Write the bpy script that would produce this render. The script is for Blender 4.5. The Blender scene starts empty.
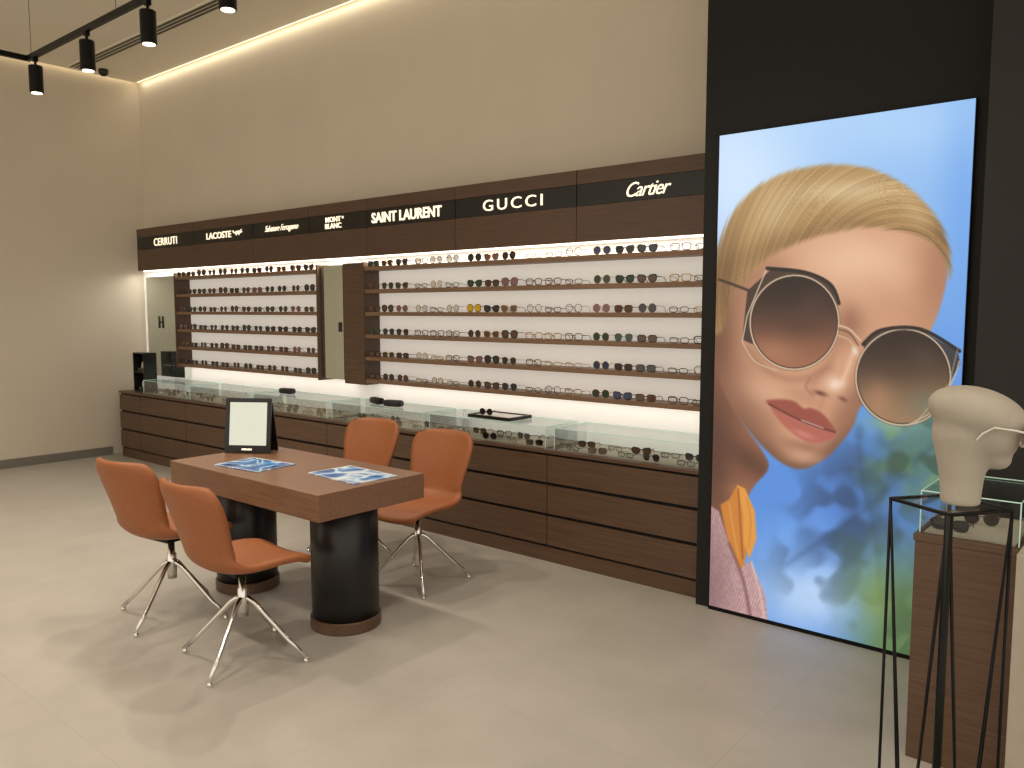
import bpy, bmesh, math, random
import numpy as np
from mathutils import Vector, Matrix, Euler
random.seed(7)
S = bpy.context.scene
C = S.collection
S.view_settings.view_transform = 'Standard'
S.view_settings.look = 'None'
S.view_settings.exposure = 0.0

# ------------------------------------------------------------------ materials
def lin(c):
    return tuple(((x/255)/12.92 if x/255 <= 0.04045 else ((x/255+0.055)/1.055)**2.4) for x in c)

def mat(name, col, rough=0.5, metal=0.0, emit=None, es=1.0, var=0.0, vscale=20, bump=0.0, coat=0.0):
    m = bpy.data.materials.new(name); m.use_nodes = True
    nt = m.node_tree; b = nt.nodes['Principled BSDF']
    c = lin(col)
    b.inputs['Base Color'].default_value = (*c, 1)
    b.inputs['Roughness'].default_value = rough
    b.inputs['Metallic'].default_value = metal
    b.inputs['Coat Weight'].default_value = coat
    if emit:
        b.inputs['Emission Color'].default_value = (*lin(emit), 1)
        b.inputs['Emission Strength'].default_value = es
    if var > 0 or bump > 0:
        g = nt.nodes.new('ShaderNodeNewGeometry')
        n = nt.nodes.new('ShaderNodeTexNoise'); n.inputs['Scale'].default_value = vscale
        n.inputs['Detail'].default_value = 5
        nt.links.new(g.outputs['Position'], n.inputs['Vector'])
        if var > 0:
            r = nt.nodes.new('ShaderNodeValToRGB')
            r.color_ramp.elements[0].position = 0.3; r.color_ramp.elements[1].position = 0.7
            r.color_ramp.elements[0].color = (*[x*(1-var) for x in c], 1)
            r.color_ramp.elements[1].color = (*[min(1, x*(1+var)) for x in c], 1)
            nt.links.new(n.outputs['Fac'], r.inputs['Fac']); nt.links.new(r.outputs['Color'], b.inputs['Base Color'])
        if bump > 0:
            bp = nt.nodes.new('ShaderNodeBump'); bp.inputs['Strength'].default_value = bump
            bp.inputs['Distance'].default_value = 0.01
            nt.links.new(n.outputs['Fac'], bp.inputs['Height']); nt.links.new(bp.outputs['Normal'], b.inputs['Normal'])
    return m

def wood(name, dark, light, rough=0.4, scale=(1.2, 24, 34)):
    m = bpy.data.materials.new(name); m.use_nodes = True
    nt = m.node_tree; b = nt.nodes['Principled BSDF']
    g = nt.nodes.new('ShaderNodeNewGeometry'); mp = nt.nodes.new('ShaderNodeMapping')
    mp.inputs['Scale'].default_value = scale
    n = nt.nodes.new('ShaderNodeTexNoise'); n.inputs['Scale'].default_value = 3.0
    n.inputs['Detail'].default_value = 8; n.inputs['Roughness'].default_value = 0.65
    n.inputs['Distortion'].default_value = 0.4
    r = nt.nodes.new('ShaderNodeValToRGB')
    r.color_ramp.elements[0].position = 0.30; r.color_ramp.elements[1].position = 0.70
    r.color_ramp.elements[0].color = (*lin(dark), 1); r.color_ramp.elements[1].color = (*lin(light), 1)
    nt.links.new(g.outputs['Position'], mp.inputs['Vector']); nt.links.new(mp.outputs['Vector'], n.inputs['Vector'])
    nt.links.new(n.outputs['Fac'], r.inputs['Fac']); nt.links.new(r.outputs['Color'], b.inputs['Base Color'])
    b.inputs['Roughness'].default_value = rough
    return m

def glassy(name, tint, fac, gl_rough=0.02, mult=0.7):
    m = bpy.data.materials.new(name); m.use_nodes = True
    nt = m.node_tree; nt.nodes.remove(nt.nodes['Principled BSDF'])
    o = nt.nodes['Material Output']
    t = nt.nodes.new('ShaderNodeBsdfTransparent'); t.inputs['Color'].default_value = (*lin(tint), 1)
    g = nt.nodes.new('ShaderNodeBsdfGlossy'); g.inputs['Roughness'].default_value = gl_rough
    fr = nt.nodes.new('ShaderNodeFresnel'); fr.inputs['IOR'].default_value = 1.45
    mu = nt.nodes.new('ShaderNodeMath'); mu.operation = 'MULTIPLY_ADD'
    mu.inputs[1].default_value = mult; mu.inputs[2].default_value = fac
    nt.links.new(fr.outputs[0], mu.inputs[0])
    mx = nt.nodes.new('ShaderNodeMixShader')
    nt.links.new(mu.outputs[0], mx.inputs[0]); nt.links.new(t.outputs[0], mx.inputs[1]); nt.links.new(g.outputs[0], mx.inputs[2])
    nt.links.new(mx.outputs[0], o.inputs['Surface'])
    return m

M_wall = mat('wall_plaster', (215, 205, 187), 0.9, var=0.02, vscale=2, bump=0.05)
M_ceil = mat('ceiling_paint', (234, 227, 210), 0.9, var=0.01, vscale=3)
M_wood = wood('walnut_veneer', (76, 56, 42), (102, 76, 57), 0.42)
M_woodH = wood('walnut_header', (72, 53, 40), (96, 71, 53), 0.45)
M_woodS = wood('walnut_shelf', (110, 84, 63), (140, 108, 82), 0.45)
M_woodT = wood('walnut_tabletop', (108, 78, 56), (140, 103, 76), 0.35)
M_woodd = mat('shadow_gap', (16, 11, 9), 0.8, var=0.05)
M_black = mat('black_lacquer', (14, 13, 13), 0.35, var=0.05)
M_blackm = mat('black_metal', (12, 12, 12), 0.4, 0.6, var=0.05)
M_blackw = mat('black_wall_laminate', (8, 7, 7), 0.75, var=0.1, vscale=6)
M_chrome = mat('polished_chrome', (226, 224, 220), 0.12, 1.0, var=0.02)
M_leather = mat('cognac_leather', (150, 89, 50), 0.55, var=0.07, vscale=60, bump=0.05)
M_panel = mat('backlit_white_panel', (236, 233, 226), 0.6, emit=(255, 247, 236), es=0.33, var=0.01)
M_mirror = mat('mirror_silver', (212, 220, 214), 0.03, 1.0, var=0.01)
M_led = mat('warm_led', (255, 240, 200), 0.5, emit=(255, 236, 200), es=2.0, var=0.01)
M_ledw = mat('shelf_led', (255, 245, 225), 0.5, emit=(255, 240, 215), es=3.0, var=0.01)
M_lens_em = mat('spot_lens_glow', (255, 245, 220), 0.5, emit=(255, 240, 210), es=4, var=0.01)
M_letter = mat('lit_letter', (250, 238, 214), 0.5, emit=(255, 240, 208), es=1.1, var=0.01)
M_greyl = mat('grey_letter', (38, 36, 34), 0.6, var=0.02)
M_base = mat('grey_skirting', (122, 118, 110), 0.6, var=0.04)
M_cream = mat('greige_mannequin', (172, 165, 152), 0.6, var=0.10, vscale=10, bump=0.05)
M_white = mat('white_plastic', (225, 222, 214), 0.4, var=0.02)
M_liner = mat('pale_case_liner', (176, 168, 154), 0.6, var=0.04)
M_glass = glassy('case_glass', (252, 254, 253), 0.0, 0.02, 0.4)
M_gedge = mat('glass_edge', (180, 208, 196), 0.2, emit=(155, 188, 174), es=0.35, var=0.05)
M_grey = mat('grey_column', (24, 22, 21), 0.6, var=0.05)

# floor
def floor_mat():
    m = bpy.data.materials.new('stone_floor_tiles'); m.use_nodes = True
    nt = m.node_tree; b = nt.nodes['Principled BSDF']
    g = nt.nodes.new('ShaderNodeNewGeometry')
    br = nt.nodes.new('ShaderNodeTexBrick')
    br.offset = 0.0
    br.inputs['Scale'].default_value = 1.0
    br.inputs['Brick Width'].default_value = 1.2; br.inputs['Row Height'].default_value = 1.2
    br.inputs['Mortar Size'].default_value = 0.002; br.inputs['Mortar Smooth'].default_value = 0.3
    br.inputs['Color1'].default_value = (*lin((177, 172, 164)), 1)
    br.inputs['Color2'].default_value = (*lin((175, 170, 162)), 1)
    br.inputs['Mortar'].default_value = (*lin((164, 159, 151)), 1)
    n = nt.nodes.new('ShaderNodeTexNoise'); n.inputs['Scale'].default_value = 2.6
    n.inputs['Detail'].default_value = 9; n.inputs['Roughness'].default_value = 0.62
    r = nt.nodes.new('ShaderNodeValToRGB')
    r.color_ramp.elements[0].position = 0.3; r.color_ramp.elements[1].position = 0.7
    r.color_ramp.elements[0].color = (0.85, 0.85, 0.84, 1); r.color_ramp.elements[1].color = (1, 1, 1, 1)
    mx = nt.nodes.new('ShaderNodeMixRGB'); mx.blend_type = 'MULTIPLY'; mx.inputs[0].default_value = 1
    nt.links.new(g.outputs['Position'], br.inputs['Vector']); nt.links.new(g.outputs['Position'], n.inputs['Vector'])
    nt.links.new(n.outputs['Fac'], r.inputs['Fac'])
    nt.links.new(br.outputs['Color'], mx.inputs[1]); nt.links.new(r.outputs['Color'], mx.inputs[2])
    nt.links.new(mx.outputs[0], b.inputs['Base Color'])
    b.inputs['Roughness'].default_value = 0.42
    return m
M_floor = floor_mat()

# ------------------------------------------------------------------ helpers
def wloc(o):
    v = Vector((0, 0, 0))
    while o: v += o.location; o = o.parent
    return v

def tag(o, label=None, category=None, group=None, kind=None):
    if label: o['label'] = label
    if category: o['category'] = category
    if group: o['group'] = group
    if kind: o['kind'] = kind
    return o

def obj(name, me, loc=(0, 0, 0), parent=None, rot=None, world=True):
    o = bpy.data.objects.new(name, me); C.objects.link(o)
    if parent:
        o.parent = parent
        o.location = Vector(loc) - wloc(parent) if world else Vector(loc)
    else:
        o.location = loc
    if rot: o.rotation_euler = rot
    return o

def empty(name, loc, rot=None, **k):
    o = bpy.data.objects.new(name, None); o.empty_display_size = 0.05
    C.objects.link(o); o.location = loc
    if rot: o.rotation_euler = rot
    return tag(o, **k)

def finish(bm, name, mats, smooth=False):
    bmesh.ops.recalc_face_normals(bm, faces=bm.faces)
    me = bpy.data.meshes.new(name); bm.to_mesh(me); bm.free()
    for m in (mats if isinstance(mats, (list, tuple)) else [mats]): me.materials.append(m)
    if smooth:
        for p in me.polygons: p.use_smooth = True
    return me

def bm_box(bm, x0, x1, y0, y1, z0, z1, bev=0, mi=0):
    r = bmesh.ops.create_cube(bm, size=1)
    for v in r['verts']:
        v.co = Vector(((x0+x1)/2 + v.co.x*(x1-x0), (y0+y1)/2 + v.co.y*(y1-y0), (z0+z1)/2 + v.co.z*(z1-z0)))
    fs = set(f for v in r['verts'] for f in v.link_faces)
    for f in fs: f.material_index = mi
    if bev:
        es = list(set(e for v in r['verts'] for e in v.link_edges))
        bmesh.ops.bevel(bm, geom=es, offset=bev, segments=2, affect='EDGES', profile=0.5, clamp_overlap=True)

def box(name, x0, x1, y0, y1, z0, z1, m, parent=None, bev=0, **k):
    cx, cy, cz = (x0+x1)/2, (y0+y1)/2, (z0+z1)/2
    bm = bmesh.new(); bm_box(bm, x0-cx, x1-cx, y0-cy, y1-cy, z0-cz, z1-cz, bev)
    o = obj(name, finish(bm, name, m), (cx, cy, cz), parent)
    return tag(o, **k)

def tube(bm, pts, r, sides=8, closed=False, mi=0, ref=None):
    pts = [Vector(p) for p in pts]; n = len(pts)
    if ref is None:
        d = (pts[-1]-pts[0]) if not closed else (pts[1]-pts[0])
        d.normalize()
        ref = Vector((0, 0, 1)) if abs(d.z) < 0.8 else Vector((1, 0, 0))
    ref = Vector(ref); rings = []
    for i in range(n):
        if closed: t = pts[(i+1) % n]-pts[i-1]
        else: t = pts[min(i+1, n-1)]-pts[max(i-1, 0)]
        t.normalize(); a = t.cross(ref).normalized(); b = t.cross(a).normalized()
        rr = r[i] if isinstance(r, (list, tuple)) else r
        rings.append([bm.verts.new(pts[i]+a*math.cos(2*math.pi*j/sides)*rr+b*math.sin(2*math.pi*j/sides)*rr) for j in range(sides)])
    m = n if closed else n-1
    for i in range(m):
        A, B = rings[i], rings[(i+1) % n]
        for j in range(sides):
            f = bm.faces.new((A[j], A[(j+1) % sides], B[(j+1) % sides], B[j])); f.material_index = mi
    if not closed:
        bm.faces.new(rings[0]).material_index = mi; bm.faces.new(rings[-1]).material_index = mi

def lathe(bm, prof, n=32, mi=0, sx=1, sy=1, ox=0):
    rings = []
    for r, z in prof:
        rings.append([bm.verts.new((ox+r*sx*math.cos(2*math.pi*j/n), r*sy*math.sin(2*math.pi*j/n), z)) for j in range(n)])
    for A, B in zip(rings, rings[1:]):
        for j in range(n):
            bm.faces.new((A[j], A[(j+1) % n], B[(j+1) % n], B[j])).material_index = mi
    bm.faces.new(rings[0]).material_index = mi; bm.faces.new(rings[-1]).material_index = mi

def shell(surf, half, t0, t1, nu=20, nv=24):
    # padded shell over global parameter t in [t0,t1]; edges round off only at the free ends t=0 and t=1
    bm = bmesh.new(); top = {}; bot = {}
    for i in range(nu+1):
        for j in range(nv+1):
            u = -1+2*i/nu; t = t0+(t1-t0)*j/nv; v = 2*t-1
            p = Vector(surf(u, t)); e = 1e-3
            du = Vector(surf(u+e, t))-Vector(surf(u-e, t)); dv = Vector(surf(u, t+e))-Vector(surf(u, t-e))
            nn = du.cross(dv).normalized()
            h = half*(max(0, 1-abs(u)**9)*max(0, 1-abs(v)**16))**0.5
            if i in (0, nu) or abs(v) > 0.9999:
                top[i, j] = bot[i, j] = bm.verts.new(p)
            else:
                top[i, j] = bm.verts.new(p+nn*h); bot[i, j] = bm.verts.new(p-nn*h)
    for i in range(nu):
        for j in range(nv):
            for d, fl in ((top, 0), (bot, 1)):
                q = [d[i, j], d[i+1, j], d[i+1, j+1], d[i, j+1]]
                if fl: q.reverse()
                try: bm.faces.new(q)
                except ValueError: pass
    return bm

def text_mesh(s, m, width=None, height=None, shear=0, offset=0, spacing=1.0, line=1.0, extrude=0.004):
    c = bpy.data.curves.new('t', 'FONT'); c.body = s; c.size = 1; c.shear = shear; c.offset = offset
    c.space_character = spacing; c.space_line = line; c.align_x = 'CENTER'; c.extrude = 0.01
    c.resolution_u = 4
    o = bpy.data.objects.new('t', c); C.objects.link(o)
    dg = bpy.context.evaluated_depsgraph_get(); dg.update()
    me = bpy.data.meshes.new_from_object(o.evaluated_get(dg))
    bpy.data.objects.remove(o)
    co = np.array([v.co[:] for v in me.vertices]); mn = co.min(0); mx = co.max(0); ce = (mn+mx)/2
    sx = width/(mx[0]-mn[0]); sy = height/(mx[1]-mn[1])
    for v in me.vertices:
        p = v.co
        v.co = Vector(((p.x-ce[0])*sx, -(p.z)*extrude/0.01*1.0, (p.y-ce[1])*sy))
    me.materials.clear(); me.materials.append(m)
    return me

ST = dict(kind='structure')
# ------------------------------------------------------------------ room (mall side left open, without walls, so world fill light enters)
XL, YW, ZC = -9.15, 4.46, 4.10
XR = -1.99
box('floor', XL-0.1, 4.0, -4.0, YW+0.1, -0.1, 0, M_floor, label='light grey large format stone tile floor', category='floor', **ST)
box('wall_back', XL-0.1, 4.0, YW, YW+0.1, 0, 4.35, M_wall, label='tall beige plaster wall behind the eyewear shelving', category='wall', **ST)
box('wall_left', XL-0.1, XL, -4.0, YW, 0, 4.35, M_wall, label='plain beige plaster side wall', category='wall', **ST)
box('ceiling', XL+0.06, 4.0, -4.0, YW-0.06, ZC, ZC+0.12, M_ceil, label='beige suspended ceiling with glowing cove edges', category='ceiling', **ST)
box('ceiling_cove', XL-0.1, 4.1, -4.1, YW+0.1, 4.35, 4.45, M_ceil, label='upper slab above the lit ceiling cove', category='ceiling', **ST)
box('baseboard_left', XL, XL+0.015, -4.0, 4.0, 0, 0.09, M_base, label='grey skirting along the plain side wall', category='baseboard', **ST)
box('trim_1', XL+0.03, XR, YW-0.045, YW-0.02, 4.115, 4.13, M_led, label='warm led strip in the cove over the shelf wall', category='light strip', **ST)
box('trim_2', XL+0.02, XL+0.045, -4.0, YW-0.06, 4.115, 4.13, M_led, label='warm led strip in the cove over the side wall', category='light strip', **ST)
box('wall_black', XR, -0.66, 3.95, YW, 0, 4.10, M_blackw, label='black laminate wall section carrying the lightbox poster', category='wall', **ST)
box('wall_column', -0.66, 0.4, 3.72, YW, 0, 4.10, M_grey, label='dark grey column beside the black wall', category='wall', **ST)
box('trim_3', XL, XR, YW-0.025, YW, 0.70, 2.05, M_panel, label='backlit white panel behind the eyewear shelves', category='wall panel', **ST)

# linear air diffuser (ceiling)
vd = empty('air_diffuser', (-7.0, 3.72, ZC), label='long black linear slot air diffuser in the ceiling', category='air vent')
box('frame', -9.0, -4.6, 3.65, 3.80, ZC-0.012, ZC, M_ceil, vd)
for k in range(3):
    box('slot', -8.97, -4.63, 3.665+k*0.043, 3.69+k*0.043, ZC-0.016, ZC-0.008, M_black, vd)
bm = bmesh.new(); lathe(bm, [(0.045, 0), (0.05, -0.02), (0.045, -0.045), (0.025, -0.065), (0.005, -0.07)], 20)
tag(obj('security_camera', finish(bm, 'cam', M_black, True), (-8.85, 3.95, ZC)), 'small black dome security camera on the ceiling', 'security camera')

# ------------------------------------------------------------------ track lights
TZ = 3.565
tr = empty('track_rail', (-6, 2.6, TZ), label='black suspended L-shaped lighting track', category='light track')
box('rail', -7.1, -0.5, 2.585, 2.615, TZ-0.02, TZ+0.02, M_blackm, tr)
box('rail', -7.13, -7.1, -1.0, 2.615, TZ-0.02, TZ+0.02, M_blackm, tr)
for (x, y) in [(-7.05, 2.6), (-5.6, 2.6), (-4.2, 2.6), (-2.5, 2.6), (-7.115, 1.0)]:
    bm = bmesh.new(); tube(bm, [(0, 0, 0), (0, 0, ZC-TZ-0.02)], 0.002, 6)
    obj('suspension_wire', finish(bm, 'wire', M_blackm), (x, y, TZ+0.02), tr)
bm = bmesh.new(); lathe(bm, [(0.046, -0.06), (0.05, -0.065), (0.05, -0.26), (0.046, -0.265)], 24)
ME_sb = finish(bm, 'spot_body', M_blackm, False)
bm = bmesh.new(); bm_box(bm, -0.02, 0.02, -0.016, 0.016, -0.028, 0, 0.002); tube(bm, [(0, 0, -0.025), (0, 0, -0.07)], 0.01, 10)
ME_sm = finish(bm, 'spot_mount', M_blackm)
bm = bmesh.new(); lathe(bm, [(0.038, -0.268), (0.038, -0.26)], 24)
ME_sl = finish(bm, 'spot_lens', M_lens_em)

def spot(loc, tgt, energy, ang=70, blend=0.8, rad=0.10, col=(1, 0.88, 0.73)):
    L = bpy.data.lights.new('spot', 'SPOT'); L.energy = energy; L.spot_size = math.radians(ang)
    L.spot_blend = blend; L.shadow_soft_size = rad; L.color = col
    o = bpy.data.objects.new('spot_beam', L); C.objects.link(o); o.location = loc
    o.rotation_euler = (Vector(tgt)-Vector(loc)).to_track_quat('-Z', 'Y').to_euler()
    return o
for x in (-6.98, -6.06, -5.17, -4.25):
    e = empty('track_spotlight', (x, 2.6, TZ-0.02), label='black cylindrical spotlight hanging from the ceiling track', category='spotlight', group='track spotlights')
    for nm, me in (('body', ME_sb), ('mount', ME_sm), ('lens', ME_sl)):
        obj(nm, me, (0, 0, 0), e, world=False)
    spot((x, 2.6, TZ-0.31), (x+0.1, 2.2, 0), 66, 105, rad=0.04)

# ------------------------------------------------------------------ base cabinets
cuts = [XR-0.005, -3.07, -4.19, -5.31, -6.43, -7.55, -8.50, -8.97]
YC = 4.02
for i in range(7):
    x1, x0 = cuts[i], cuts[i+1]
    e = empty('drawer_cabinet', ((x0+x1)/2, 4.2, 0), label='low dark walnut drawer cabinet under the glass display counter', category='cabinet', group='walnut base cabinets')
    box('body', x0, x1, YC+0.022, YW-0.03, 0.02, 0.70, M_woodd, e)
    box('plinth', x0, x1, YC+0.01, YC+0.03, 0.0, 0.095, M_wood, e)
    for (z0, z1) in ((0.11, 0.295), (0.315, 0.495), (0.515, 0.685)):
        box('drawer', x0+0.003, x1-0.003, YC, YC+0.022, z0, z1, M_wood, e, bev=0.002)
box('countertop', -8.97, XR-0.005, YC-0.005, YW-0.026, 0.70, 0.722, M_wood, bev=0.002, label='long dark walnut countertop running along the wall', category='countertop')

# ------------------------------------------------------------------ header with signs
hd = empty('shelf_header', (-5.5, 4.25, 2.03), label='long dark walnut fascia above the eyewear shelves', category='header panel')
hb = [XR-0.005, -3.02, -4.08, -5.05, -5.80, -6.65, -7.70, -8.90]
box('core', -8.90, XR-0.005, 4.275, YW-0.026, 2.035, 2.47, M_woodd, hd)
for i in range(7):
    x1, x0 = hb[i]-0.002, hb[i+1]+0.002
    box('lower_panel', x0, x1, 4.25, 4.275, 2.03, 2.252, M_woodH, hd, bev=0.0015)
    box('upper_panel', x0, x1, 4.25, 4.275, 2.388, 2.478, M_woodH, hd, bev=0.0015)
box('led_strip', -8.88, XR-0.02, 4.30, 4.325, 2.022, 2.034, M_ledw, hd)

def sign(i, cx, parts, label):
    x1, x0 = hb[i]-0.003, hb[i+1]+0.003
    e = empty('brand_sign', (cx, 4.25, 2.32), label=label, category='sign', group='black sign panels on the shelf header')
    box('sign_board', x0, x1, 4.252, 4.2745, 2.254, 2.386, M_black, e)
    for me, dx, dz in parts:
        obj('lettering', me, (cx+dx, 4.250, 2.32+dz), e)
sign(0, -2.50, [(text_mesh('Cartier', M_letter, 0.30, 0.085, 0.45, -0.004, 0.9), 0, 0)], 'black sign board with white script lettering')
sign(1, -3.55, [(text_mesh('GUCCI', M_letter, 0.52, 0.075, 0, 0.0, 1.3), 0, 0)], 'black sign board with widely spaced white capitals')
sign(2, -4.60, [(text_mesh('SAINT LAURENT', M_letter, 0.77, 0.08, 0, 0.022, 1.0), 0, 0)], 'black sign board with bold white capitals')
sign(3, -5.47, [(text_mesh('MONT\nBLANC', M_letter, 0.21, 0.095, 0, 0.012, 1.0, 0.9), 0, 0),
                (text_mesh('°', M_letter, 0.02, 0.02, 0, 0.01), 0.125, 0.035)], 'black sign board with two lines of white capitals')
sign(4, -6.20, [(text_mesh('Salvatore Ferragamo', M_letter, 0.50, 0.07, 0.6, -0.020, 0.97), 0, 0)], 'black sign board with thin white handwritten script')
bm = bmesh.new()
cr = [(0.0, 0.026), (0.012, 0.030), (0.018, 0.018), (0.034, 0.010), (0.05, 0.014), (0.07, 0.022), (0.095, 0.022), (0.11, 0.016), (0.125, 0.022), (0.15, 0.034), (0.153, 0.028), (0.132, 0.014),
      (0.16, 0.010), (0.16, 0.004), (0.13, 0.002), (0.112, -0.002), (0.112, -0.018), (0.100, -0.018), (0.098, -0.004), (0.07, -0.004), (0.066, -0.018), (0.054, -0.018), (0.054, -0.002), (0.03, 0.0), (0.006, 0.012)]
vs = [bm.verts.new((x-0.08, 0, z)) for x, z in cr]; f = bm.faces.new(vs)
r = bmesh.ops.extrude_face_region(bm, geom=[f])
for v in [g for g in r['geom'] if isinstance(g, bmesh.types.BMVert)]: v.co.y -= 0.004
bmesh.ops.triangulate(bm, faces=bm.faces)
ME_croc = finish(bm, 'croc', M_letter)
sign(5, -7.13, [(text_mesh('LACOSTE', M_letter, 0.44, 0.062, 0, 0.008, 1.0), -0.1, 0), (ME_croc, 0.23, 0)], 'black sign board with white capitals and a small crocodile emblem')
sign(6, -8.27, [(text_mesh('CERRUTI', M_letter, 0.48, 0.078, 0, -0.004, 1.08), 0, 0)], 'black sign board with tall thin white capitals')

# ------------------------------------------------------------------ shelves
SF, SB = 4.275, YW-0.026
zs = [1.045+0.1805*k for k in range(6)]
def shelving(x0, x1, label, lw, rw):
    e = empty('shelving_unit', ((x0+x1)/2, 4.35, 1.0), label=label, category='shelf')
    box('side_panel', x0-lw, x0, SF-0.01, SB, 1.0, 1.985, M_wood, e, bev=0.001)
    if rw: box('side_panel', x1, x1+rw, SF-0.01, SB, 1.0, 1.985, M_wood, e, bev=0.001)
    for z in zs:
        box('shelf', x0, x1, SF, SB, z-0.030, z, M_woodS, e, bev=0.001)
    return e
sh1 = shelving(-5.12, XR-0.005, 'long walnut wall shelving with six shelves of eyewear', 0.018, 0)
box('end_panel', -5.42, -5.142, 4.30, SB, 0.99, 1.985, M_wood, sh1, bev=0.001)
shelving(-8.14, -5.74, 'walnut wall shelving with six shelves of sunglasses beside a mirror', 0.018, 0.018)
m1 = box('wall_mirror', -5.715, -5.425, 4.30, SB, 1.02, 1.975, M_mirror, label='tall frameless mirror beside the walnut panel', category='mirror')
m2 = box('wall_mirror', -8.95, -8.165, 4.36, SB, 0.88, 1.965, M_mirror, label='large frameless mirror in the corner above the counter', category='mirror')
obj('lettering', text_mesh('H', M_greyl, 0.10, 0.13, 0, 0.01), (-8.64, 4.356, 1.47), m2)
box('sticker', -5.49, -5.44, 4.2985, 4.2995, 1.42, 1.50, M_greyl, m1)

# ------------------------------------------------------------------ eyewear
def superell(w, h, n, k=22, skew=0.0, dy=0.0):
    out = []
    for i in range(k):
        t = 2*math.pi*i/k; c, s = math.cos(t), math.sin(t)
        x = w*math.copysign(abs(c)**(2/n), c); z = h*math.copysign(abs(s)**(2/n), s)
        z += skew*max(0, x/w)*max(0, z/h)*h
        x *= 1-dy*(1-z/h)*0.5
        out.append((x, z))
    return out
shapes = {
 'square': dict(w=0.030, h=0.021, n=3.6, skew=0.0, dy=0.05, r=0.0030),
 'round':  dict(w=0.0275, h=0.0265, n=2.0, skew=0.0, dy=0.0, r=0.0020),
 'cat':    dict(w=0.031, h=0.022, n=2.8, skew=0.30, dy=0.16, r=0.0032),
 'aviator':dict(w=0.031, h=0.025, n=2.5, skew=0.0, dy=0.3, r=0.0016),
 'slim':   dict(w=0.029, h=0.016, n=3.0, skew=0.1, dy=0.05, r=0.0024),
 'big':    dict(w=0.0315, h=0.027, n=2.7, skew=0.05, dy=0.10, r=0.0030),
}
def glasses_meshes(sh, fm):
    p = shapes[sh]; bm = bmesh.new(); H = p['h']+p['r']
    cxo = p['w']+0.009
    pts = superell(p['w'], p['h'], p['n'], 22, p['skew'], p['dy'])
    for sgn in (1, -1):
        tube(bm, [(sgn*(cxo+x), 0, H+z) for x, z in pts], p['r'], 6, True, 0, ref=(0, 1, 0))
        hx = sgn*(cxo+p['w']); hz = H+p['h']*0.45
        tube(bm, [(hx, 0.0, hz), (hx+sgn*0.005, 0.006, hz), (hx+sgn*0.004, 0.05, hz), (hx, 0.092, hz-0.004), (hx-sgn*0.003, 0.112, hz-0.022), (hx-sgn*0.004, 0.12, 0.004)],
             [p['r'], p['r'], p['r']*0.7, p['r']*0.7, p['r']*0.8, p['r']*0.9], 6, ref=(0, 0.2, 1))
    tube(bm, [(-0.011, 0, H+0.004), (-0.005, -0.001, H+0.009), (0.005, -0.001, H+0.009), (0.011, 0, H+0.004)], p['r'], 6)
    fr = finish(bm, 'frame', fm, True)
    bm = bmesh.new()
    f = bm.faces.new([bm.verts.new((x, -0.0015, z)) for x, z in pts])
    bm2 = bmesh.new(); bm2.faces.new([bm2.verts.new((-x, -0.0015, z)) for x, z in pts])
    return fr, bm, bm2, cxo, H
M_fr = [mat('frame_black', (20, 18, 18), 0.25, var=0.05), mat('frame_tortoise', (92, 54, 30), 0.25, var=0.5, vscale=120),
        mat('frame_gold', (196, 160, 104), 0.25, 0.9, var=0.03), mat('frame_silver', (150, 150, 150), 0.25, 0.9, var=0.03), mat('frame_red_brown', (104, 62, 50), 0.3, var=0.2, vscale=90)]
M_ln = [mat('lens_black', (34, 32, 34), 0.08, coat=0.5, var=0.03), mat('lens_brown', (88, 62, 48), 0.08, var=0.03), mat('lens_green', (48, 70, 60), 0.08, var=0.03),
        mat('lens_blue', (48, 60, 92), 0.08, var=0.03), mat('lens_yellow', (215, 175, 30), 0.1, var=0.03), mat('lens_rose', (124, 90, 94), 0.1, var=0.03)]
M_clear = glassy('lens_clear', (240, 240, 238), 0.04)
cache = {}
def gl(sh, fi, li):
    key = (sh, fi, li)
    if key not in cache:
        lm = M_clear if li < 0 else M_ln[li]
        fr, b1, b2, cxo, H = glasses_meshes(sh, M_fr[fi])
        l1 = finish(b1, 'lens', lm); l2 = finish(b2, 'lens', lm)
        bm = bmesh.new(); bm.from_mesh(fr)
        for me, cx in ((l1, cxo), (l2, -cxo)):
            vs = [bm.verts.new((v.co.x+cx, v.co.y, v.co.z+H)) for v in me.vertices]
            bm.faces.new(vs).material_index = 1
        mm = bpy.data.meshes.new('eyewear'); bm.to_mesh(mm); bm.free()
        mm.materials.append(M_fr[fi]); mm.materials.append(lm)
        for p in mm.polygons: p.use_smooth = p.material_index == 0
        cache[key] = (fr, l1, l2, cxo, H, mm)
    return cache[key]
fn = ['black', 'tortoiseshell', 'gold metal', 'silver metal', 'reddish brown']
lnm = ['black', 'brown', 'green', 'blue', 'yellow', 'rose']
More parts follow.
